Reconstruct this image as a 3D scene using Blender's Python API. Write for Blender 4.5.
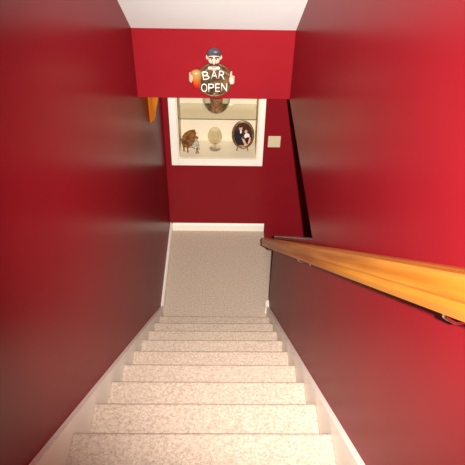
import bpy, bmesh, math, random
from mathutils import Vector, Matrix
random.seed(4)
for o in list(bpy.data.objects): bpy.data.objects.remove(o)
scene = bpy.context.scene
C = scene.collection

# ------------------------------------------------------------------ measures (metres, landing floor = 0)
F, PITCH, YAW, ROLL = 570.4, math.radians(41.795), math.radians(1.34), math.radians(1.417)
CX, CY = 233.0, 232.5
EYE = Vector((0, 0, 3.799))
XL, XR = -.5225, .3974               # stairwell walls
YL, RUN, RISE = 2.9904, .2487, .2214  # first nosing above the landing, step size
NSTEP = 11
TOPZ, TOPY = NSTEP*RISE, YL-(NSTEP-1)*RUN
YS, ZST, ZSB = 3.125, 2.5236, 2.0967  # bulkhead face, its top and bottom
YB, YE = 4.286, 3.258                 # end wall of the landing, end of the knee wall
SLOPE = RISE/RUN
nose_z = lambda y: RISE+(YL-y)*SLOPE
fw = Vector((math.sin(YAW)*math.cos(PITCH), math.cos(YAW)*math.cos(PITCH), -math.sin(PITCH)))
rt0 = Vector((math.cos(YAW), -math.sin(YAW), 0)); up0 = rt0.cross(fw)
rt = math.cos(ROLL)*rt0+math.sin(ROLL)*up0
up = -math.sin(ROLL)*rt0+math.cos(ROLL)*up0
def hit(px, py, ax, val):
    """the point where the sight line of a photo pixel meets the plane axis = val"""
    v = fw+rt*((px-CX)/F)-up*((py-CY)/F)
    return EYE+v*((val-EYE[ax])/v[ax])

# ------------------------------------------------------------------ camera, light, exposure
cam = bpy.data.cameras.new('camera'); camo = bpy.data.objects.new('camera', cam); C.objects.link(camo)
cam.sensor_fit = 'HORIZONTAL'; cam.sensor_width = 36; cam.lens = F/465*36
cam.shift_x = -(CX-232.5)/465; cam.clip_start = .02
camo.matrix_world = Matrix(((rt.x, up.x, -fw.x, EYE.x), (rt.y, up.y, -fw.y, EYE.y), (rt.z, up.z, -fw.z, EYE.z), (0, 0, 0, 1)))
scene.camera = camo
w = bpy.data.worlds.new('world'); scene.world = w; w.use_nodes = True
w.node_tree.nodes['Background'].inputs[0].default_value = (1, .86, .74, 1)
w.node_tree.nodes['Background'].inputs[1].default_value = .1
# the camera's flash, beside the lens, aimed down the stairs
fl = bpy.data.lights.new('camera_flash', 'SPOT'); flo = bpy.data.objects.new('camera_flash', fl); C.objects.link(flo)
fl.energy = 1450; fl.color = (1, .955, .895); fl.spot_size = math.radians(82); fl.spot_blend = 1; fl.shadow_soft_size = .012
fl.use_nodes = True; ln = fl.node_tree.nodes; em = ln['Emission']; fo = ln.new('ShaderNodeLightFalloff')
fo.inputs['Strength'].default_value = 1; fo.inputs['Smooth'].default_value = 2.7      # gentle roll-off close to the lens
fl.node_tree.links.new(fo.outputs['Quadratic'], em.inputs['Strength'])
flo.location = EYE+rt*.068
aim = hit(335, 175, 1, YB)-flo.location
flo.rotation_euler = aim.to_track_quat('-Z', 'Y').to_euler()
scene.view_settings.view_transform = 'Standard'; scene.view_settings.look = 'None'
scene.view_settings.exposure = 0; scene.view_settings.gamma = 1; scene.view_settings.use_curve_mapping = False

# ------------------------------------------------------------------ materials
def mat(name, col, rough=.5, metal=0, spec=.5, coat=0, emit=None):
    m = bpy.data.materials.new(name); m.use_nodes = True
    b = m.node_tree.nodes['Principled BSDF']
    b.inputs['Base Color'].default_value = (*col, 1); b.inputs['Roughness'].default_value = rough
    b.inputs['Metallic'].default_value = metal; b.inputs['Specular IOR Level'].default_value = spec
    b.inputs['Coat Weight'].default_value = coat
    return m
def nodes(m): return m.node_tree.nodes, m.node_tree.links, m.node_tree.nodes['Principled BSDF']
def noise_mix(m, c1, c2, scale, lo=.35, hi=.65, detail=3, stretch=None, rotx=0, bump=0, bdist=.002):
    n, l, b = nodes(m)
    tc = n.new('ShaderNodeTexCoord'); nz = n.new('ShaderNodeTexNoise'); cr = n.new('ShaderNodeValToRGB')
    src = tc.outputs['Object']
    if rotx:
        m0 = n.new('ShaderNodeMapping'); m0.inputs['Rotation'].default_value = (rotx, 0, 0)
        l.new(src, m0.inputs[0]); src = m0.outputs[0]
    if stretch:
        mp = n.new('ShaderNodeMapping'); mp.inputs['Scale'].default_value = stretch
        l.new(src, mp.inputs[0]); src = mp.outputs[0]
    l.new(src, nz.inputs['Vector']); nz.inputs['Scale'].default_value = scale; nz.inputs['Detail'].default_value = detail
    cr.color_ramp.elements[0].position = lo; cr.color_ramp.elements[0].color = (*c1, 1)
    cr.color_ramp.elements[1].position = hi; cr.color_ramp.elements[1].color = (*c2, 1)
    l.new(nz.outputs['Fac'], cr.inputs[0]); l.new(cr.outputs[0], b.inputs['Base Color'])
    if bump:
        bp = n.new('ShaderNodeBump'); bp.inputs['Strength'].default_value = bump; bp.inputs['Distance'].default_value = bdist
        l.new(nz.outputs['Fac'], bp.inputs['Height']); l.new(bp.outputs[0], b.inputs['Normal'])
    return m
RED = mat('red_satin_paint', (.225, .0085, .014), .27, spec=.5)
def paint(m, c):
    noise_mix(m, tuple(x*.95 for x in c), tuple(x*1.05 for x in c), 2.2, .3, .7)
    n, l, b = nodes(m)
    nz = n.new('ShaderNodeTexNoise'); nz.inputs['Scale'].default_value = 160; nz.inputs['Detail'].default_value = 2
    tc = n.new('ShaderNodeTexCoord'); l.new(tc.outputs['Object'], nz.inputs['Vector'])
    bp = n.new('ShaderNodeBump'); bp.inputs['Strength'].default_value = .03; bp.inputs['Distance'].default_value = .002
    l.new(nz.outputs['Fac'], bp.inputs['Height']); l.new(bp.outputs[0], b.inputs['Normal'])
paint(RED, (.225, .0085, .014))
def satin(m, fac):      # half matte, half glossy: a satin paint
    n, l, b = nodes(m); out = n['Material Output']
    d = n.new('ShaderNodeBsdfDiffuse'); mx = n.new('ShaderNodeMixShader'); mx.inputs[0].default_value = fac
    for a_ in ('Base Color', 'Normal'):
        for k in list(l):
            if k.to_socket == b.inputs[a_]: l.new(k.from_socket, d.inputs['Color' if a_ == 'Base Color' else 'Normal'])
    l.new(d.outputs[0], mx.inputs[1]); l.new(b.outputs[0], mx.inputs[2]); l.new(mx.outputs[0], out.inputs[0])
satin(RED, .42)
WHITE = mat('white_ceiling_paint', (.85, .87, .85), .8); paint(WHITE, (.85, .87, .85))
TRIM = mat('white_gloss_trim', (.91, .85, .74), .3); paint(TRIM, (.91, .85, .74))
CREAM = mat('niche_white', (.80, .69, .51), .55); paint(CREAM, (.80, .69, .51))
CARPET = mat('beige_fleck_carpet', (.5, .4, .33), .95, spec=.1)
def carpet():
    n, l, b = nodes(CARPET)
    tc = n.new('ShaderNodeTexCoord')
    nz = n.new('ShaderNodeTexNoise'); nz.inputs['Scale'].default_value = 125; nz.inputs['Detail'].default_value = 4; nz.inputs['Roughness'].default_value = .8
    big = n.new('ShaderNodeTexNoise'); big.inputs['Scale'].default_value = 75; big.inputs['Detail'].default_value = 3
    cr = n.new('ShaderNodeValToRGB'); e = cr.color_ramp.elements
    e[0].position = .30; e[0].color = (.31, .22, .165, 1); e[1].position = .46; e[1].color = (.535, .42, .325, 1)
    x = e.new(.68); x.color = (.645, .53, .435, 1)
    mx = n.new('ShaderNodeMix'); mx.data_type = 'RGBA'; mx.blend_type = 'MULTIPLY'; mx.inputs[0].default_value = 1
    br = n.new('ShaderNodeValToRGB'); br.color_ramp.elements[0].position = .36; br.color_ramp.elements[0].color = (.80, .785, .77, 1)
    br.color_ramp.elements[1].position = .62; br.color_ramp.elements[1].color = (1, 1, 1, 1); l.new(big.outputs['Fac'], br.inputs[0])
    geo = n.new('ShaderNodeNewGeometry')
    for t in (nz, big): l.new(geo.outputs['Position'], t.inputs['Vector'])
    l.new(nz.outputs['Fac'], cr.inputs[0]); l.new(cr.outputs[0], mx.inputs[6]); l.new(br.outputs[0], mx.inputs[7])
    l.new(mx.outputs[2], b.inputs['Base Color'])
    bp = n.new('ShaderNodeBump'); bp.inputs['Strength'].default_value = .5; bp.inputs['Distance'].default_value = .006
    l.new(nz.outputs['Fac'], bp.inputs['Height']); l.new(bp.outputs[0], b.inputs['Normal'])
carpet()
OAK = mat('varnished_oak', (.6, .25, .04), .35, spec=.35)
noise_mix(OAK, (.36, .10, .01), (.62, .24, .025), 38, .3, .7, 5, stretch=(1, .04, 1), rotx=math.atan2(.2214, .2487), bump=.08)
OAKV = mat('varnished_oak_upright', (.6, .25, .04), .3, coat=.4)
noise_mix(OAKV, (.30, .06, .004), (.48, .16, .012), 30, .3, .7, 5, stretch=(1, 1, .08), bump=.08)
PLATE = mat('almond_plastic', (.62, .52, .34), .4)
METAL = mat('nickel_metal', (.8, .78, .72), .25, 1)
BRONZE = mat('sign_brown', (.13, .06, .025), .38, spec=.6)
noise_mix(BRONZE, (.028, .014, .007), (.17, .09, .035), 22, .35, .7, 3, stretch=(1, 1, .22))
GOLD = mat('aged_gold', (.46, .29, .10), .38, .55); noise_mix(GOLD, (.09, .045, .015), (.36, .22, .07), 70, .35, .65)
BRASS = mat('dull_brass', (.16, .085, .03), .4, .4)
LETTER = mat('white_letter_enamel', (.9, .88, .82), .4)
SKIN = mat('painted_skin', (.62, .40, .30), .45)
HAIR = mat('painted_grey_hair', (.06, .065, .085), .4)
DARK = mat('painted_dark_brown', (.035, .02, .015), .4)
CLOTH = mat('painted_white_cloth', (.72, .62, .52), .5)
BEER = mat('painted_beer', (.7, .3, .04), .25, coat=.5)
def beer():
    n, l, b = nodes(BEER)
    tc = n.new('ShaderNodeTexCoord'); sp = n.new('ShaderNodeSeparateXYZ'); cr = n.new('ShaderNodeValToRGB'); e = cr.color_ramp.elements
    l.new(tc.outputs['Generated'], sp.inputs[0]); l.new(sp.outputs[2], cr.inputs[0]); l.new(cr.outputs[0], b.inputs['Base Color'])
    e[0].position = .2; e[0].color = (.52, .02, .012, 1); e[1].position = .72; e[1].color = (.36, .22, .065, 1)
    x = e.new(.48); x.color = (.48, .12, .015, 1)
beer()
FIG = mat('brown_figurine_glaze', (.3, .12, .03), .35); noise_mix(FIG, (.085, .03, .008), (.33, .13, .025), 45, .35, .65)
FIGW = mat('grey_white_figurine_glaze', (.55, .48, .38), .4); noise_mix(FIGW, (.16, .13, .09), (.6, .52, .4), 60, .35, .6)
WAX = mat('brown_wax', (.33, .14, .06), .5); noise_mix(WAX, (.16, .06, .025), (.45, .22, .11), 40, .3, .65)
def glass(name, tint, rim):
    m = bpy.data.materials.new(name); m.use_nodes = True; n = m.node_tree.nodes; l = m.node_tree.links
    n.remove(n['Principled BSDF']); out = n['Material Output']
    tr = n.new('ShaderNodeBsdfTransparent'); tr.inputs[0].default_value = (*tint, 1)
    gl = n.new('ShaderNodeBsdfGlossy'); gl.inputs[0].default_value = (.9, .9, .86, 1); gl.inputs['Roughness'].default_value = .04
    lw = n.new('ShaderNodeLayerWeight'); lw.inputs[0].default_value = .5
    fr = n.new('ShaderNodeMapRange'); fr.inputs['From Min'].default_value = .45; fr.inputs['To Min'].default_value = .04; fr.inputs['To Max'].default_value = rim
    l.new(lw.outputs['Facing'], fr.inputs['Value'])
    mx = n.new('ShaderNodeMixShader'); l.new(fr.outputs[0], mx.inputs[0]); l.new(tr.outputs[0], mx.inputs[1]); l.new(gl.outputs[0], mx.inputs[2])
    l.new(mx.outputs[0], out.inputs[0]); return m
SHELFG = glass('shelf_glass', (.955, .945, .90), .3)
CLEARG = glass('clear_glass', (.97, .965, .94), .4)
CUTG = glass('cut_glass', (.955, .945, .905), .12)
GEDGE = mat('glass_edge', (.20, .17, .11), .2)

# ------------------------------------------------------------------ mesh helpers
def link(o, parent=None):
    C.objects.link(o)
    if parent: o.parent = parent
    return o
def mesh(name, vs, fs, m, parent=None, smooth=False, bevel=0, seg=2):
    me = bpy.data.meshes.new(name); me.from_pydata([tuple(v) for v in vs], [], fs)
    bm = bmesh.new(); bm.from_mesh(me); bmesh.ops.recalc_face_normals(bm, faces=bm.faces)
    if bevel: bmesh.ops.bevel(bm, geom=list(bm.edges), offset=bevel, segments=seg, affect='EDGES', profile=.6)
    for f in bm.faces: f.smooth = smooth
    bm.to_mesh(me); bm.free()
    for x in (m if isinstance(m, (list, tuple)) else [m]): me.materials.append(x)
    return link(bpy.data.objects.new(name, me), parent)
def tag(o, label, cat, group=None, kind=None):
    o['label'] = label; o['category'] = cat
    if group: o['group'] = group
    if kind: o['kind'] = kind
    return o
def empty(name, loc):
    o = bpy.data.objects.new(name, None); o.location = loc; o.empty_display_size = .05; C.objects.link(o); return o
def box(name, x0, x1, y0, y1, z0, z1, m, parent=None, bevel=0):
    vs = [(x, y, z) for x in (x0, x1) for y in (y0, y1) for z in (z0, z1)]
    return mesh(name, vs, [(0, 1, 3, 2), (4, 6, 7, 5), (0, 4, 5, 1), (2, 3, 7, 6), (0, 2, 6, 4), (1, 5, 7, 3)], m, parent, bevel=bevel)
def prism(name, poly, axis, t0, t1, m, parent=None, smooth=False, bevel=0):
    """poly extruded along axis: axis 0 -> poly is (y,z), axis 1 -> (x,z), axis 2 -> (x,y)"""
    def P(t, p): return {0: (t, p[0], p[1]), 1: (p[0], t, p[1]), 2: (p[0], p[1], t)}[axis]
    n = len(poly); vs = [P(t0, p) for p in poly]+[P(t1, p) for p in poly]
    fs = [tuple(range(n)), tuple(range(2*n-1, n-1, -1))]+[(i, (i+1) % n, n+(i+1) % n, n+i) for i in range(n)]
    o = mesh(name, vs, fs, m, parent, bevel=bevel)
    if smooth:
        for f in o.data.polygons: f.use_smooth = len(f.vertices) == 4
        try: o.data.set_sharp_from_angle(angle=math.radians(40))
        except Exception: pass
    return o
def lathe(name, prof, m, parent=None, n=32, loc=(0, 0, 0), sx=1, sy=1):
    vs, fs = [], []
    for r, z in prof:
        for k in range(n):
            a = 2*math.pi*k/n; vs.append((loc[0]+r*math.cos(a)*sx, loc[1]+r*math.sin(a)*sy, loc[2]+z))
    for j in range(len(prof)-1):
        for k in range(n): fs.append((j*n+k, j*n+(k+1) % n, (j+1)*n+(k+1) % n, (j+1)*n+k))
    if prof[0][0] > 1e-4: fs.append(tuple(range(n-1, -1, -1)))
    if prof[-1][0] > 1e-4: fs.append(tuple((len(prof)-1)*n+k for k in range(n)))
    o = mesh(name, vs, fs, m, parent, smooth=True)
    bm = bmesh.new(); bm.from_mesh(o.data); bmesh.ops.remove_doubles(bm, verts=bm.verts, dist=1e-5); bm.to_mesh(o.data); bm.free()
    try: o.data.set_sharp_from_angle(angle=math.radians(50))
    except Exception: pass
    return o
def shell(name, prof, m, parent=None, n=36):      # open vessel: profile out and back in
    return lathe(name, prof, m, parent, n)
def blob(name, parts, m, parent=None, voxel=.002):
    """ellipsoids and capsules fused to one continuous skin; parts: ('e', centre, radii) or ('c', p, q, r0, r1)"""
    bm = bmesh.new()
    for p in parts:
        if p[0] == 'e':
            M = Matrix.Translation(p[1]) @ Matrix.Diagonal((*p[2], 1))
            bmesh.ops.create_uvsphere(bm, u_segments=16, v_segments=10, radius=1, matrix=M)
        else:
            a, b = Vector(p[1]), Vector(p[2])
            for k in range(7):
                t = k/6; bmesh.ops.create_icosphere(bm, subdivisions=2, radius=p[3]+(p[4]-p[3])*t, matrix=Matrix.Translation(a.lerp(b, t)))
    me = bpy.data.meshes.new(name); bm.to_mesh(me); bm.free()
    o = bpy.data.objects.new(name, me); C.objects.link(o)
    r = o.modifiers.new('r', 'REMESH'); r.mode = 'VOXEL'; r.voxel_size = voxel
    s = o.modifiers.new('s', 'SMOOTH'); s.iterations = 3; s.factor = .5
    bpy.context.view_layer.update()
    me2 = bpy.data.meshes.new_from_object(o.evaluated_get(bpy.context.evaluated_depsgraph_get()))
    o.modifiers.clear(); o.data = me2; bpy.data.meshes.remove(me)
    for f in me2.polygons: f.use_smooth = True
    me2.materials.clear(); me2.materials.append(m); me2.name = name
    if parent: o.parent = parent
    return o
def struct(o, label, cat): return tag(o, label, cat, kind='structure')

# ------------------------------------------------------------------ the setting
YR = -1.7                      # wall behind the viewer
ZC = 4.92                      # flat ceiling of the upper hall
YC = YS-(ZC-ZST)/.8423         # where the sloping ceiling meets it
LOW = -1.0                     # basement floor
struct(box('wall_left', XL-.12, XL, YR, YB+.45, LOW, ZC+.1, RED), 'long glossy dark red wall on the left of the stairs', 'wall')
T = .115
# right wall: above the basement ceiling level it is full height, below it a knee wall with a sloping top
yk = 1.862
capz = lambda y: ZSB-.006-(y-yk)*SLOPE
CAP = mat('cap_pale_sheen', (.75, .58, .53), .3)  # pale streak of reflected light on the knee wall's top, put into its colour
WR = empty('wall_right', (XR, 0, 0)); struct(WR, 'red wall right of the stairs, cut to a sloping knee wall below', 'wall')
prism('upper_wall', [(YR, ZSB), (YS+.12, ZSB), (YS+.12, ZC+.1), (YR, ZC+.1)], 0, 0, T, RED, WR)
prism('knee_wall', [(YR, LOW), (YE, LOW), (YE, capz(YE)), (yk, ZSB), (YR, ZSB)], 0, 0, T, RED, WR)
prism('sloping_cap', [(yk+.012, ZSB-.011), (YE+.004, capz(YE+.004)), (YE+.004, capz(YE+.004)+.006), (yk+.02, capz(yk+.02)+.006)], 0, -.002, T+.006, CAP, WR)
# end wall of the landing with its recess
NX0, NX1, NZ0, NZ1, ND = -.406, .299, .862, 1.66, .30
XE = 2.3
WB = empty('wall_back', (0, YB, 0)); struct(WB, 'dark red wall at the end of the landing', 'wall')
for n_, x0, x1, z0, z1 in (('wall_panel', XL, NX0, LOW, 2.45), ('wall_panel', NX1, XE, LOW, 2.45), ('wall_panel', NX0, NX1, LOW, NZ0), ('wall_panel', NX0, NX1, NZ1, 2.45)):
    box(n_, x0, x1, 0, ND+.06, z0, z1, RED, WB)
struct(box('wall_soffit', XL, XR, YS, YS+.12, ZSB, ZST+.02, RED), 'bright red bulkhead across the stairwell carrying the round sign', 'wall')
# ceilings
struct(prism('ceiling', [(YS+.12, ZST), (YS, ZST), (YC, ZC), (YR, ZC), (YR, ZC+.12), (YC+.05, ZC+.12), (YS+.12, ZST+.14)], 0, XL, XR, WHITE),
       'white ceiling sloping down with the stairs to the red bulkhead', 'ceiling')
struct(prism('ceiling', [(XL, YS+.12), (XR+T, YS+.12), (XR+T, YR+3), (XE, YR+3), (XE, YB), (XL, YB)], 2, ZSB, ZSB+.1, WHITE), 'low white basement ceiling behind the bulkhead', 'ceiling')
struct(box('wall_rear', XL, XR, YR-.12, YR, TOPZ-.3, ZC+.1, RED), 'red wall behind the head of the stairs', 'wall')
struct(box('wall_end', XE, XE+.12, YR+3, YB+.4, LOW, 2.2, RED), 'red wall beyond the foot of the lower stairs', 'wall')
struct(box('wall_near', XR+T, XE, YR+3-.12, YR+3, LOW, 2.2, RED), 'red wall closing off the room under the hall', 'wall')
# floors
XLAND = .4064
struct(box('floor', XL, XLAND, YL-.06, YB, -.2, 0, CARPET), 'square landing floor of flecked beige carpet below the stairs', 'floor')
struct(box('floor', XL, XR, YR, TOPY-RUN, TOPZ-.2, TOPZ, CARPET), 'flecked beige carpet at the head of the stairs', 'floor')
struct(box('floor', XLAND, XE, YR+3, YB, LOW-.1, LOW+.2, CARPET), 'carpeted basement floor right of the landing', 'floor')

# ------------------------------------------------------------------ stairs
INS = .021
def step_profile(y, z, depth, zb, over=.026, r=.019):
    """(y,z) outline of a carpeted step whose nosing is at y and whose tread is at z"""
    p = [(y-depth, z)]
    for k in range(8):
        a = math.pi/2-k*(math.pi*.92)/7; p.append((y-r+r*math.cos(a), z-r+r*math.sin(a)))
    p += [(y-over, z-2*r-.004), (y-over, zb), (y-depth, zb)]
    return p
st = empty('staircase', (0, YL, 0)); tag(st, 'long straight flight of beige carpeted steps between the red walls', 'stairs')
for k in range(1, NSTEP+1):
    y = YL-(k-1)*RUN
    o = prism('step', [(a-YL, b) for a, b in step_profile(y, k*RISE, RUN+.026, (k-1)*RISE-(.0 if k == 1 else .03))], 0, XL+INS, XR-INS, CARPET, st, smooth=True)
lo = empty('staircase', (XLAND, YB, 0)); tag(lo, 'short lower flight of carpeted steps dropping right from the landing', 'stairs')
for k in range(1, 4):
    x = k*.25
    prism('step', [(a, b) for a, b in step_profile(x, -k*.2, .25+.0, LOW+.2 if k == 3 else -k*.2-.23)], 1, -(YB-YE)+.004, -.0, CARPET, lo, smooth=True)
# skirt boards following the slope, baseboards on the landing
S = .059
def skirt(name, x0, x1, lab):
    y1 = 3.203
    poly = [(y1, .0), (y1, nose_z(y1)+S), (TOPY-.05, nose_z(TOPY-.05)+S), (TOPY-.05, nose_z(TOPY-.05)-.3), (YL-.2, 0)]
    struct(prism(name, poly, 0, x0, x1, TRIM), lab, 'skirt board')
skirt('trim_1', XL, XL+.02, 'white sloping skirt board along the left edge of the steps')
skirt('trim_2', XR-.02, XR, 'white sloping skirt board along the right edge of the steps')
def molding(t, h): return [(0, 0), (t, 0), (t, h*.72), (t*.8, h*.86), (t*.45, h*.95), (t*.3, h), (0, h)]
struct(prism('baseboard_left', [(XL+a, b) for a, b in molding(.022, .092)], 1, 3.205, YB, TRIM), 'white baseboard along the left side of the landing', 'baseboard')
struct(prism('baseboard_back', [(YB-a, b) for a, b in molding(.015, .090)], 0, XL+.022, XLAND, TRIM), 'white baseboard under the end wall of the landing', 'baseboard')
struct(prism('baseboard_right', [(XR-a, b) for a, b in molding(.03, .096)], 1, 3.205, YE+.012, TRIM), 'short white baseboard block at the knee wall end', 'baseboard')

# ------------------------------------------------------------------ handrail on the right wall
ang = math.atan2(RISE, RUN); ca, sa = math.cos(ang), math.sin(ang)
hr = empty('handrail', (XR, YE, 0)); tag(hr, 'varnished oak handrail running down the right wall', 'handrail')
W0 = -.050      # top of the rail against the sight line through the eye, measured square to the slope
def railpt(u, v, y):      # u from the wall, v square to the slope above the rail's top line, at horizontal y
    z = EYE.z-y*SLOPE+W0/ca
    return (-u, y+v*sa*0-YE, z+v/ca)
prof = [(.034, -.064), (.034, -.052), (.038, -.046), (.036, -.040), (.030, -.034), (.029, -.012), (.034, -.003), (.045, 0), (.066, 0), (.082, -.004), (.089, -.012), (.090, -.036), (.084, -.042), (.086, -.047), (.089, -.052), (.087, -.064)]
y0, y1 = -.35, 3.318
n = len(prof)
vs = [railpt(u, v, y0) for u, v in prof]+[railpt(u, v, y1) for u, v in prof]
rail = mesh('rail', vs, [tuple(range(n)), tuple(range(2*n-1, n-1, -1))]+[(i, (i+1) % n, n+(i+1) % n, n+i) for i in range(n)], OAK, hr)
vs = [railpt(.061+(u-.061)*1.02, -.032+(v+.032)*1.02, y1+t) for t in (0, .008) for u, v in prof]
mesh('end_cap', vs, [tuple(range(n)), tuple(range(2*n-1, n-1, -1))]+[(i, (i+1) % n, n+(i+1) % n, n+i) for i in range(n)], OAK, hr)
for y in (3.08, 1.82, .56):
    zb = EYE.z-y*SLOPE-.115/ca
    br = mesh('bracket', *(lambda b: (b[0], b[1]))(([(-.0, y-YE-.012, zb-.045), (-.0, y-YE+.012, zb-.045), (-.0, y-YE+.012, zb-.005), (-.0, y-YE-.012, zb-.005),
        (-.006, y-YE-.012, zb-.045), (-.006, y-YE+.012, zb-.045), (-.006, y-YE+.012, zb-.005), (-.006, y-YE-.012, zb-.005)],
        [(0, 1, 2, 3), (4, 7, 6, 5), (0, 4, 5, 1), (1, 5, 6, 2), (2, 6, 7, 3), (3, 7, 4, 0)])), METAL, hr, bevel=.002)
    p = [Vector((-.004, y-YE, zb-.025)), Vector((-.04, y-YE, zb-.028)), Vector((-.058, y-YE, zb-.015)), Vector((-.061, y-YE, zb+.008))]
    vs, fs = [], []
    for i, q in enumerate(p):
        d = (p[min(i+1, 3)]-p[max(i-1, 0)]).normalized(); s1 = Vector((0, 1, 0)); s2 = d.cross(s1)
        for k in range(8): vs.append(q+(s1*math.cos(k*math.pi/4)+s2*math.sin(k*math.pi/4))*.005)
    for i in range(3):
        for k in range(8): fs.append((i*8+k, i*8+(k+1) % 8, (i+1)*8+(k+1) % 8, (i+1)*8+k))
    a = mesh('bracket_arm', vs, fs, METAL, None, smooth=True); a.parent = br

# ------------------------------------------------------------------ the recess: trim, lining, glass shelf
nf = empty('display_niche', (0, YB, NZ0)); tag(nf, 'white framed display niche set into the end wall', 'display niche')
tw = .064
def rel(o): return o
zb_, zt_ = -tw-.006, NZ1-NZ0+tw
box('frame_side', NX0-tw, NX0, -.016, 0, zb_, zt_, TRIM, nf, bevel=.004)
box('frame_side', NX1, NX1+tw-.012, -.016, 0, zb_, zt_, TRIM, nf, bevel=.004)
box('frame_rail', NX0, NX1, -.016, 0, zb_, 0, TRIM, nf, bevel=.004)
box('frame_rail', NX0, NX1, -.016, 0, NZ1-NZ0, zt_, TRIM, nf, bevel=.004)
H = NZ1-NZ0
box('lining_back', NX0, NX1, ND-.012, ND, 0, H, CREAM, nf)
box('lining_side', NX0, NX0+.01, 0, ND-.012, 0, H, CREAM, nf)
box('lining_side', NX1-.01, NX1, 0, ND-.012, 0, H, CREAM, nf)
box('lining_base', NX0+.01, NX1-.01, 0, ND-.012, 0, .006, CREAM, nf)
box('lining_top', NX0+.01, NX1-.01, 0, ND-.012, H-.006, H, CREAM, nf)
for x in (NX0+.014, NX1-.014):
    for y in (.05, .24):
        lathe('shelf_pin', [(.0, 0), (.005, 0), (.005, .004), (0, .004)], METAL, nf, 12, (x, y, 1.246-NZ0))
ZSH = 1.250
gs = empty('glass_shelf', (0, YB, ZSH)); tag(gs, 'clear glass shelf across the upper part of the niche', 'shelf')
box('pane', NX0+.012, NX1-.012, .019, ND-.016, 0, .008, SHELFG, gs)
box('polished_edge', NX0+.012, NX1-.012, .016, .019, 0, .008, GEDGE, gs)
ZN = NZ0+.006

# ------------------------------------------------------------------ things on the shelf and in the niche
# round glass bowl with a brown candle, on the glass shelf
pb = Vector((-.066, YB+.145-.012, ZSH+.0085))
gb = empty('glass_bowl', pb); tag(gb, 'wide round clear glass bowl on the glass shelf', 'bowl')
lathe('bowl', [(0, .0), (.035, 0), (.040, .004), (.070, .022), (.100, .06), (.118, .11), (.122, .15), (.115, .20), (.104, .235),
               (.101, .235), (.112, .20), (.119, .15), (.115, .11), (.097, .062), (.068, .026), (.038, .009), (0, .009)], CLEARG, gb, 40)
cd = empty('candle', pb+Vector((0, 0, .0092))); tag(cd, 'thick brown candle standing in the round glass bowl', 'candle')
lathe('wax', [(0, 0), (.032, 0), (.036, .004), (.05, .018), (.052, .05), (.049, .075), (.052, .10), (.053, .125), (.048, .137), (.044, .137), (.038, .130), (0, .128)], WAX, cd, 32)
lathe('wick', [(0, .127), (.0015, .127), (.0015, .142), (0, .143)], DARK, cd, 8)
# stemmed glass
pg = Vector((-.081, 4.44, ZN))
gg = empty('brandy_glass', pg); tag(gg, 'large clear stemmed glass in the middle of the niche floor', 'glass')
lathe('foot', [(0, 0), (.052, 0), (.053, .003), (.030, .008), (.010, .014), (0, .015)], CUTG, gg)
lathe('stem', [(0, .012), (.009, .013), (.006, .024), (.0055, .040), (.010, .052), (0, .056)], CUTG, gg, 20)
pr = [(0, .052), (.018, .053), (.042, .068), (.060, .095), (.066, .122), (.062, .155), (.051, .185), (.040, .203)]
inn = [(max(r-.003, 0), z+.002) for r, z in reversed(pr)]
bw = lathe('bowl', pr+inn, CUTG, gg, 40)
for v in bw.data.vertices:      # shallow cut flutes round the bowl
    rr = math.hypot(v.co.x, v.co.y)
    if .07 < v.co.z < .17 and rr > .03:
        f_ = 1+.018*math.cos(10*math.atan2(v.co.y, v.co.x)); v.co.x *= f_; v.co.y *= f_
# small brown figurine: a player at an upright-lidded piano
pf = Vector((-.308, 4.40, ZN))
fg = empty('figurine', pf); tag(fg, 'small brown piano shaped figurine at the left of the niche floor', 'figurine')
K = 1.0
body = [(-.075, .02), (-.06, -.035), (.03, -.04), (.055, -.02), (.06, .03), (.03, .055), (-.02, .06), (-.06, .055)]
prism('case', body, 2, .055, .105, FIG, fg, bevel=.004)
lid = [(-.078, -.02), (-.05, -.03), (.045, -.035), (.068, -.01), (.06, .035), (.01, .05), (-.04, .045), (-.07, .02)]
o = prism('lid', lid, 2, -.006, .006, FIG, fg, bevel=.003)
o.matrix_local = Matrix.Translation((0, .015, .150)) @ Matrix.Rotation(math.radians(-30), 4, 'Y') @ Matrix.Rotation(math.radians(30), 4, 'X')
for x, y, z in ((-.055, -.015, 0), (-.02, -.03, 0), (.04, .03, 0)):
    lathe('leg', [(0, 0), (.006, 0), (.008, .012), (.006, .03), (.011, .056), (0, .057)], FIG, fg, 12, (x, y, z))
box('keyboard', .0, .055, -.058, -.03, .066, .078, FIGW, fg, bevel=.002)
blob('player', [('e', (.062, -.045, .105), (.024, .02, .034)), ('e', (.06, -.047, .150), (.015, .015, .018)), ('c', (.045, -.055, .115), (.018, -.06, .086), .009, .006),
                ('c', (.07, -.06, .115), (.035, -.068, .086), .009, .006), ('c', (.065, -.05, .085), (.05, -.062, .072), .014, .011), ('c', (.075, -.045, .085), (.086, -.055, .05), .013, .008)], FIGW, fg, .003)
blob('hat', [('e', (.06, -.045, .164), (.022, .022, .005)), ('e', (.06, -.045, .172), (.014, .014, .012))], FIG, fg, .002)
lathe('stool', [(0, 0), (.018, 0), (.012, .008), (.007, .02), (.008, .05), (.022, .062), (.022, .07), (0, .071)], FIG, fg, 14, (.066, -.035, 0))
lathe('scroll_knob', [(0, -.012), (.01, -.01), (.014, 0), (.01, .01), (0, .012)], FIG, fg, 12, (-.08, .02, .10))

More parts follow.
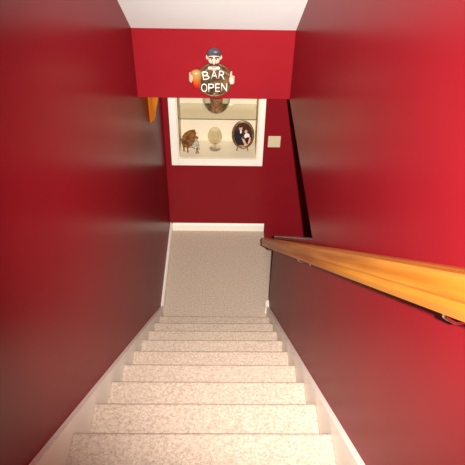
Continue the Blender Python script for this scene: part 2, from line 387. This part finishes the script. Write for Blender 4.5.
# oval photograph frame
fp = Vector((.174, 4.425, ZN))
pf_ = empty('photo_frame', fp); tag(pf_, 'oval gilt photograph frame with a couple, right side of the niche', 'picture frame')
RX, RZ = .102, .136; CZ = .146; TILT = math.radians(-10)
FM = Matrix.Rotation(TILT, 4, 'X') @ Matrix.Translation((0, 0, CZ)) @ Matrix.Rotation(math.radians(-2), 4, 'Y')
def oval(name, a0, prof, m, parent):      # ring swept round the oval; prof = (inset, forward)
    N = 56; vs, fs = [], []
    for k in range(N):
        t = 2*math.pi*k/N
        for i, f in prof: vs.append(((RX-i)*math.cos(t), -f, (RZ-i)*math.sin(t)))
    q = len(prof)
    for k in range(N):
        for j in range(q): fs.append((k*q+j, k*q+(j+1) % q, ((k+1) % N)*q+(j+1) % q, ((k+1) % N)*q+j))
    return mesh(name, vs, fs, m, parent, smooth=True)
o = oval('rim', 0, [(0, 0), (0, .008), (.004, .013), (.009, .011), (.012, .014), (.017, .013), (.022, .006), (.022, 0)], GOLD, pf_); o.matrix_local = FM
N = 56
o = mesh('backing', [((RX-.004)*math.cos(2*math.pi*k/N), y, (RZ-.004)*math.sin(2*math.pi*k/N)) for y in (.0005, .006) for k in range(N)],
         [tuple(range(N)), tuple(range(2*N-1, N-1, -1))]+[(k, (k+1) % N, N+(k+1) % N, N+k) for k in range(N)], DARK, pf_); o.matrix_local = FM
# the print: flat shapes of colour
PM = [mat('print_ground', (.055, .018, .014), .35), mat('print_black', (.012, .012, .017), .35), mat('print_skin', (.66, .34, .25), .35),
      mat('print_white', (.78, .70, .64), .35), mat('print_hair', (.045, .018, .012), .35), mat('print_floor', (.62, .40, .26), .35)]
pv, pfc, pm_ = [], [], []
sx_, sz_ = RX/100, RZ/131
def ell(cx, cy, rx, ry, m, rot=0, lay=[0], clip=True):
    lay[0] += 1; y = -.0010-.00012*lay[0]; i0 = len(pv)
    for k in range(24):
        t = 2*math.pi*k/24; a, b = rx*math.cos(t), ry*math.sin(t); c, s = math.cos(rot), math.sin(rot)
        x, z = (cx+a*c-b*s-158)*sx_, -(cy+a*s+b*c-235)*sz_
        q = math.hypot(x/(RX-.021), z/(RZ-.021))
        if q > 1: x, z = x/q, z/q
        pv.append((x, y, z))
    pfc.append(tuple(range(i0, i0+24))); pm_.append(m)
ell(158, 235, 300, 300, 0)
ell(160, 350, 80, 38, 5)
ell(112, 275, 46, 78, 1); ell(128, 320, 40, 50, 1)
ell(138, 205, 8, 18, 3); ell(138, 174, 15, 22, 2); ell(137, 158, 17, 11, 4)
ell(188, 200, 24, 34, 4); ell(184, 208, 12, 18, 2); ell(192, 248, 24, 26, 3); ell(200, 292, 27, 34, 1)
ell(165, 295, 10, 50, 2, -.42); ell(212, 300, 9, 44, 2, .22); ell(188, 333, 16, 12, 2); ell(150, 348, 40, 9, 5)
ell(152, 250, 10, 26, 1, -.3)
o = mesh('photograph', pv, pfc, PM, pf_)
bm = bmesh.new(); bm.from_mesh(o.data)
for f in bm.faces:
    if f.normal.y > 0: f.normal_flip()
bm.to_mesh(o.data); bm.free()
for f, m_ in zip(o.data.polygons, pm_): f.material_index = m_
o.matrix_local = FM
for x in (-.055, .045):
    blob('foot', [('c', (x, -.012, .006), (x*.8, .0, .035), .006, .005), ('e', (x, -.018, .005), (.008, .01, .005))], GOLD, pf_, .0015)
blob('easel_leg', [('c', (0, .018, .13), (0, .085, .006), .006, .006)], GOLD, pf_, .002)

# ------------------------------------------------------------------ light switch plate
ps = hit(274.2, 141.5, 1, YB)
sw = empty('light_switch', (ps.x, YB, ps.z-.057)); tag(sw, 'square almond double switch plate on the end wall', 'light switch')
box('plate', -.055, .055, -.006, 0, 0, .114, PLATE, sw, bevel=.0025)
for x in (-.023, .023):
    s_ = box('switch', x-.005, x+.005, -.009, -.006, .045, .069, PLATE, sw, bevel=.001)
    t_ = mesh('toggle', [(x-.0035, -.008, .052), (x+.0035, -.008, .052), (x+.0035, -.008, .062), (x-.0035, -.008, .062), (x-.003, -.018, .060), (x+.003, -.018, .060), (x+.003, -.017, .066), (x-.003, -.017, .066)],
              [(0, 1, 2, 3), (4, 7, 6, 5), (0, 4, 5, 1), (1, 5, 6, 2), (2, 6, 7, 3), (3, 7, 4, 0)], PLATE, None); t_.parent = s_
    for z in (.027, .087):
        lathe('screw', [(0, 0), (.003, 0), (.003, .001), (0, .0015)], PLATE, sw, 10, (0, 0, 0)).matrix_local = Matrix.Translation((x, -.006, z)) @ Matrix.Rotation(math.pi/2, 4, 'X')

# ------------------------------------------------------------------ oak bracket on the left wall, under the low ceiling
by = hit(148.6, 108, 0, XL).y; bz = hit(151.5, 122, 0, XL+.02).z-.035; BH = ZSB-bz
cb = empty('wood_bracket', (XL, by, bz)); tag(cb, 'orange oak bracket with tapering foot high on the left wall', 'bracket')
pro = [(0, 0), (.018, .0), (.027, .006), (.032, .018), (.038, .05), (.050, .10), (.062, .15), (.068, .19), (.070, BH), (0, BH)]
prism('bracket_body', pro, 1, .010, .050, OAKV, cb, bevel=.004)
prism('back_plate', [(0, -.004), (.014, -.004), (.018, .01), (.018, BH), (0, BH)], 1, 0, .060, OAKV, cb, bevel=.002)
prism('bead', [(a+.003, b) for a, b in pro[2:8]]+[(a-.006, b) for a, b in reversed(pro[2:8])], 1, .022, .038, OAKV, cb)

# ------------------------------------------------------------------ round bar sign on the bulkhead
sc = hit(214.5, 80.4, 1, YS-.018)
sg = empty('bar_sign', (sc.x, YS, sc.z)); tag(sg, 'round brown bar open sign with a bartender on the red bulkhead', 'sign')
FRONT = -.018
def SP(px, py, y=0.):
    p = hit(px, py, 1, YS+(y or FRONT)); return Vector((p.x-sc.x, y, p.z-sc.z))
RD = .1035
prof = [(0, 0), (RD-.002, 0), (RD, .003), (RD, .012), (RD-.005, .0165), (RD-.008, .0165), (0, .018)]
o = lathe('plaque', prof, BRONZE, sg, 56); o.matrix_local = Matrix.Rotation(math.pi/2, 4, 'X')
prof = [(RD-.001, .008), (RD+.003, .010), (RD+.004, .015), (RD+.001, .0195), (RD-.004, .0195), (RD-.006, .016), (RD-.006, .012), (RD-.001, .008)]
N = 56
vs = [(r*math.cos(2*math.pi*k/N), -y, r*math.sin(2*math.pi*k/N)) for k in range(N) for r, y in prof[:-1]]
q = len(prof)-1
mesh('rim', vs, [(k*q+j, k*q+(j+1) % q, ((k+1) % N)*q+(j+1) % q, ((k+1) % N)*q+j) for k in range(N) for j in range(q)], BRASS, sg, smooth=True)
def letter(ch, px, py, wpx, hpx, rot):
    cu = bpy.data.curves.new('letter', 'FONT'); cu.body = ch; cu.size = 1; cu.extrude = .0; cu.offset = -.018; cu.align_x = 'CENTER'
    to = bpy.data.objects.new('letter', cu); C.objects.link(to); bpy.context.view_layer.update()
    me = bpy.data.meshes.new_from_object(to.evaluated_get(bpy.context.evaluated_depsgraph_get()))
    bpy.data.objects.remove(to)
    xs = [v.co.x for v in me.vertices]; ys = [v.co.y for v in me.vertices]
    a, b = SP(px-wpx/2, py+hpx/2), SP(px+wpx/2, py-hpx/2); wd, hg = b.x-a.x, b.z-a.z
    bm = bmesh.new(); bm.from_mesh(me)
    for v in bm.verts:
        x = ((v.co.x-min(xs))/(max(xs)-min(xs))-.5)*wd; z = ((v.co.y-min(ys))/(max(ys)-min(ys))-.5)*hg; v.co = (x, 0, z)
    ex = bmesh.ops.extrude_face_region(bm, geom=list(bm.faces))
    bmesh.ops.translate(bm, verts=[g for g in ex['geom'] if isinstance(g, bmesh.types.BMVert)], vec=(0, -.005, 0))
    bmesh.ops.recalc_face_normals(bm, faces=bm.faces); bm.to_mesh(me); bm.free()
    me.materials.clear(); me.materials.append(LETTER)
    o = bpy.data.objects.new('letter', me); link(o, sg)
    c = SP(px, py); o.matrix_local = Matrix.Translation((c.x, FRONT+.0005, c.z)) @ Matrix.Rotation(rot, 4, 'Y')
for ch, x, y, r in (('B', 205.8, 75.4, -.12), ('A', 214.2, 74.4, 0), ('R', 222.0, 75.0, .14)): letter(ch, x, y, 6.4, 8.0, r)
for ch, x, y, r in (('O', 204.2, 87.6, 0), ('P', 211.2, 87.7, 0), ('E', 217.6, 87.5, 0), ('N', 224.2, 87.2, 0)): letter(ch, x, y, 5.7 if ch != 'E' else 4.6, 8.0, r)
c = SP(213.6, 81); dm = .006
mesh('diamond', [(c.x-dm, FRONT, c.z), (c.x, FRONT, c.z-dm), (c.x+dm, FRONT, c.z), (c.x, FRONT, c.z+dm), (c.x, FRONT-.004, c.z)], [(0, 1, 4), (1, 2, 4), (2, 3, 4), (3, 0, 4), (3, 2, 1, 0)], GOLD, sg)
# bartender: shoulders behind the plaque, head, hair, moustache, bow tie, hands
hc = SP(214, 58.6, -.026)
blob('head', [('e', hc, (.036, .026, .047)), ('e', hc+Vector((0, -.004, -.026)), (.026, .022, .026)), ('e', hc+Vector((-.038, .004, .006)), (.010, .008, .015)), ('e', hc+Vector((.038, .004, .006)), (.010, .008, .015)),
              ('c', hc+Vector((0, -.022, .010)), hc+Vector((0, -.033, -.012)), .005, .009), ('e', hc+Vector((-.007, -.026, -.012)), (.006, .006, .005)), ('e', hc+Vector((.007, -.026, -.012)), (.006, .006, .005)),
              ('c', hc+Vector((0, .004, -.03)), hc+Vector((0, .008, -.062)), .018, .02), ('e', hc+Vector((-.02, -.016, -.008)), (.012, .01, .011)), ('e', hc+Vector((.02, -.016, -.008)), (.012, .01, .011))], SKIN, sg, .0028)
blob('hair', [('e', hc+Vector((0, .004, .032)), (.039, .026, .030)), ('e', hc+Vector((-.032, .008, .02)), (.010, .016, .02)), ('e', hc+Vector((.032, .008, .02)), (.010, .016, .02)), ('e', hc+Vector((.008, -.012, .044)), (.026, .014, .014))], HAIR, sg, .003)
for s in (-1, 1):
    blob('eyebrow', [('c', hc+Vector((s*.008, -.028, .017)), hc+Vector((s*.027, -.021, .016)), .0055, .004)], DARK, sg, .0014)
    e = blob('eye', [('e', hc+Vector((s*.015, -.0245, .007)), (.006, .004, .005))], CLOTH, sg, .0014)
    p = blob('pupil', [('e', hc+Vector((s*.014, -.028, .007)), (.004, .0028, .0045))], DARK, None, .0008); p.parent = e
    blob('moustache', [('c', hc+Vector((s*.002, -.030, -.022)), hc+Vector((s*.018, -.026, -.026)), .0075, .0065), ('c', hc+Vector((s*.018, -.026, -.026)), hc+Vector((s*.030, -.02, -.019)), .0065, .002)], DARK, sg, .0016)
    blob('bow_tie_wing', [('c', SP(214, 68.2, -.028), SP(214, 68.2, -.028)+Vector((s*.026, 0, .001)), .006, .010)], CLOTH, sg, .002)
blob('mouth', [('c', hc+Vector((-.008, -.026, -.033)), hc+Vector((.008, -.026, -.033)), .0028, .0028)], mat('painted_lips', (.5, .12, .09), .4), sg, .0012)
blob('bow_tie_knot', [('e', SP(214, 68.2, -.034), (.007, .006, .007))], CLOTH, sg, .002)
SH = mat('painted_brown_waistcoat', (.16, .085, .035), .45)
blob('shoulders', [('c', SP(206, 70, -.006), SP(199, 75, -.006), .014, .014), ('c', SP(222, 70, -.006), SP(230, 75, -.006), .014, .014), ('c', SP(207, 69, -.006), SP(221, 69, -.006), .014, .014)], SH, sg, .003)
# beer glass in one hand
g0 = SP(196.6, 86.5); 
lathe('beer_glass', [(0, 0), (.012, .001), (.018, .005), (.023, .02), (.028, .055), (.031, .08), (.031, .095), (.026, .107), (.012, .113), (0, .113)], BEER, sg, 28, (g0.x, -.034, g0.z), 1, .8)
hx = SP(190.6, 77.2, -.036)
fing = []
for i, (dz, ln) in enumerate(((.020, .030), (.0075, .034), (-.005, .032), (-.0165, .026))):
    fing += [('c', hx+Vector((-.004, .012, dz)), hx+Vector((-.003, -.012, dz+.002)), .0068, .0064), ('c', hx+Vector((-.003, -.012, dz+.002)), hx+Vector((ln-.022, -.026, dz)), .0064, .005)]
blob('hand', [('e', hx+Vector((.004, .014, 0)), (.012, .012, .026)), ('c', hx+Vector((0, .016, .01)), hx+Vector((.018, .008, .036)), .007, .005)]+fing, SKIN, sg, .0018)
# other hand, thumb up
tx = SP(231.6, 78.6, -.030)
fing = []
for i, (dz, ln) in enumerate(((.012, .016), (.001, .018), (-.0095, .017), (-.019, .014))):
    fing += [('c', tx+Vector((.013, -.004, dz)), tx+Vector((.008, -.020, dz)), .0066, .0062), ('c', tx+Vector((.008, -.020, dz)), tx+Vector((.008-ln, -.021, dz-.001)), .0062, .0052)]
blob('hand', [('e', tx+Vector((.002, -.002, -.002)), (.018, .014, .025)), ('c', tx+Vector((-.002, -.008, .016)), tx+Vector((-.004, -.010, .030)), .0078, .007), ('c', tx+Vector((-.004, -.010, .030)), tx+Vector((-.002, -.008, .045)), .007, .0052)]+fing, SKIN, sg, .0018)
kb = SP(214.2, 96.2)
lathe('pull_knob', [(0, -.016), (.004, -.014), (.005, -.008), (.0025, -.003), (.0025, .004), (.006, .008), (.006, .012), (0, .014)], METAL, sg, 14, (kb.x, -.020, kb.z))
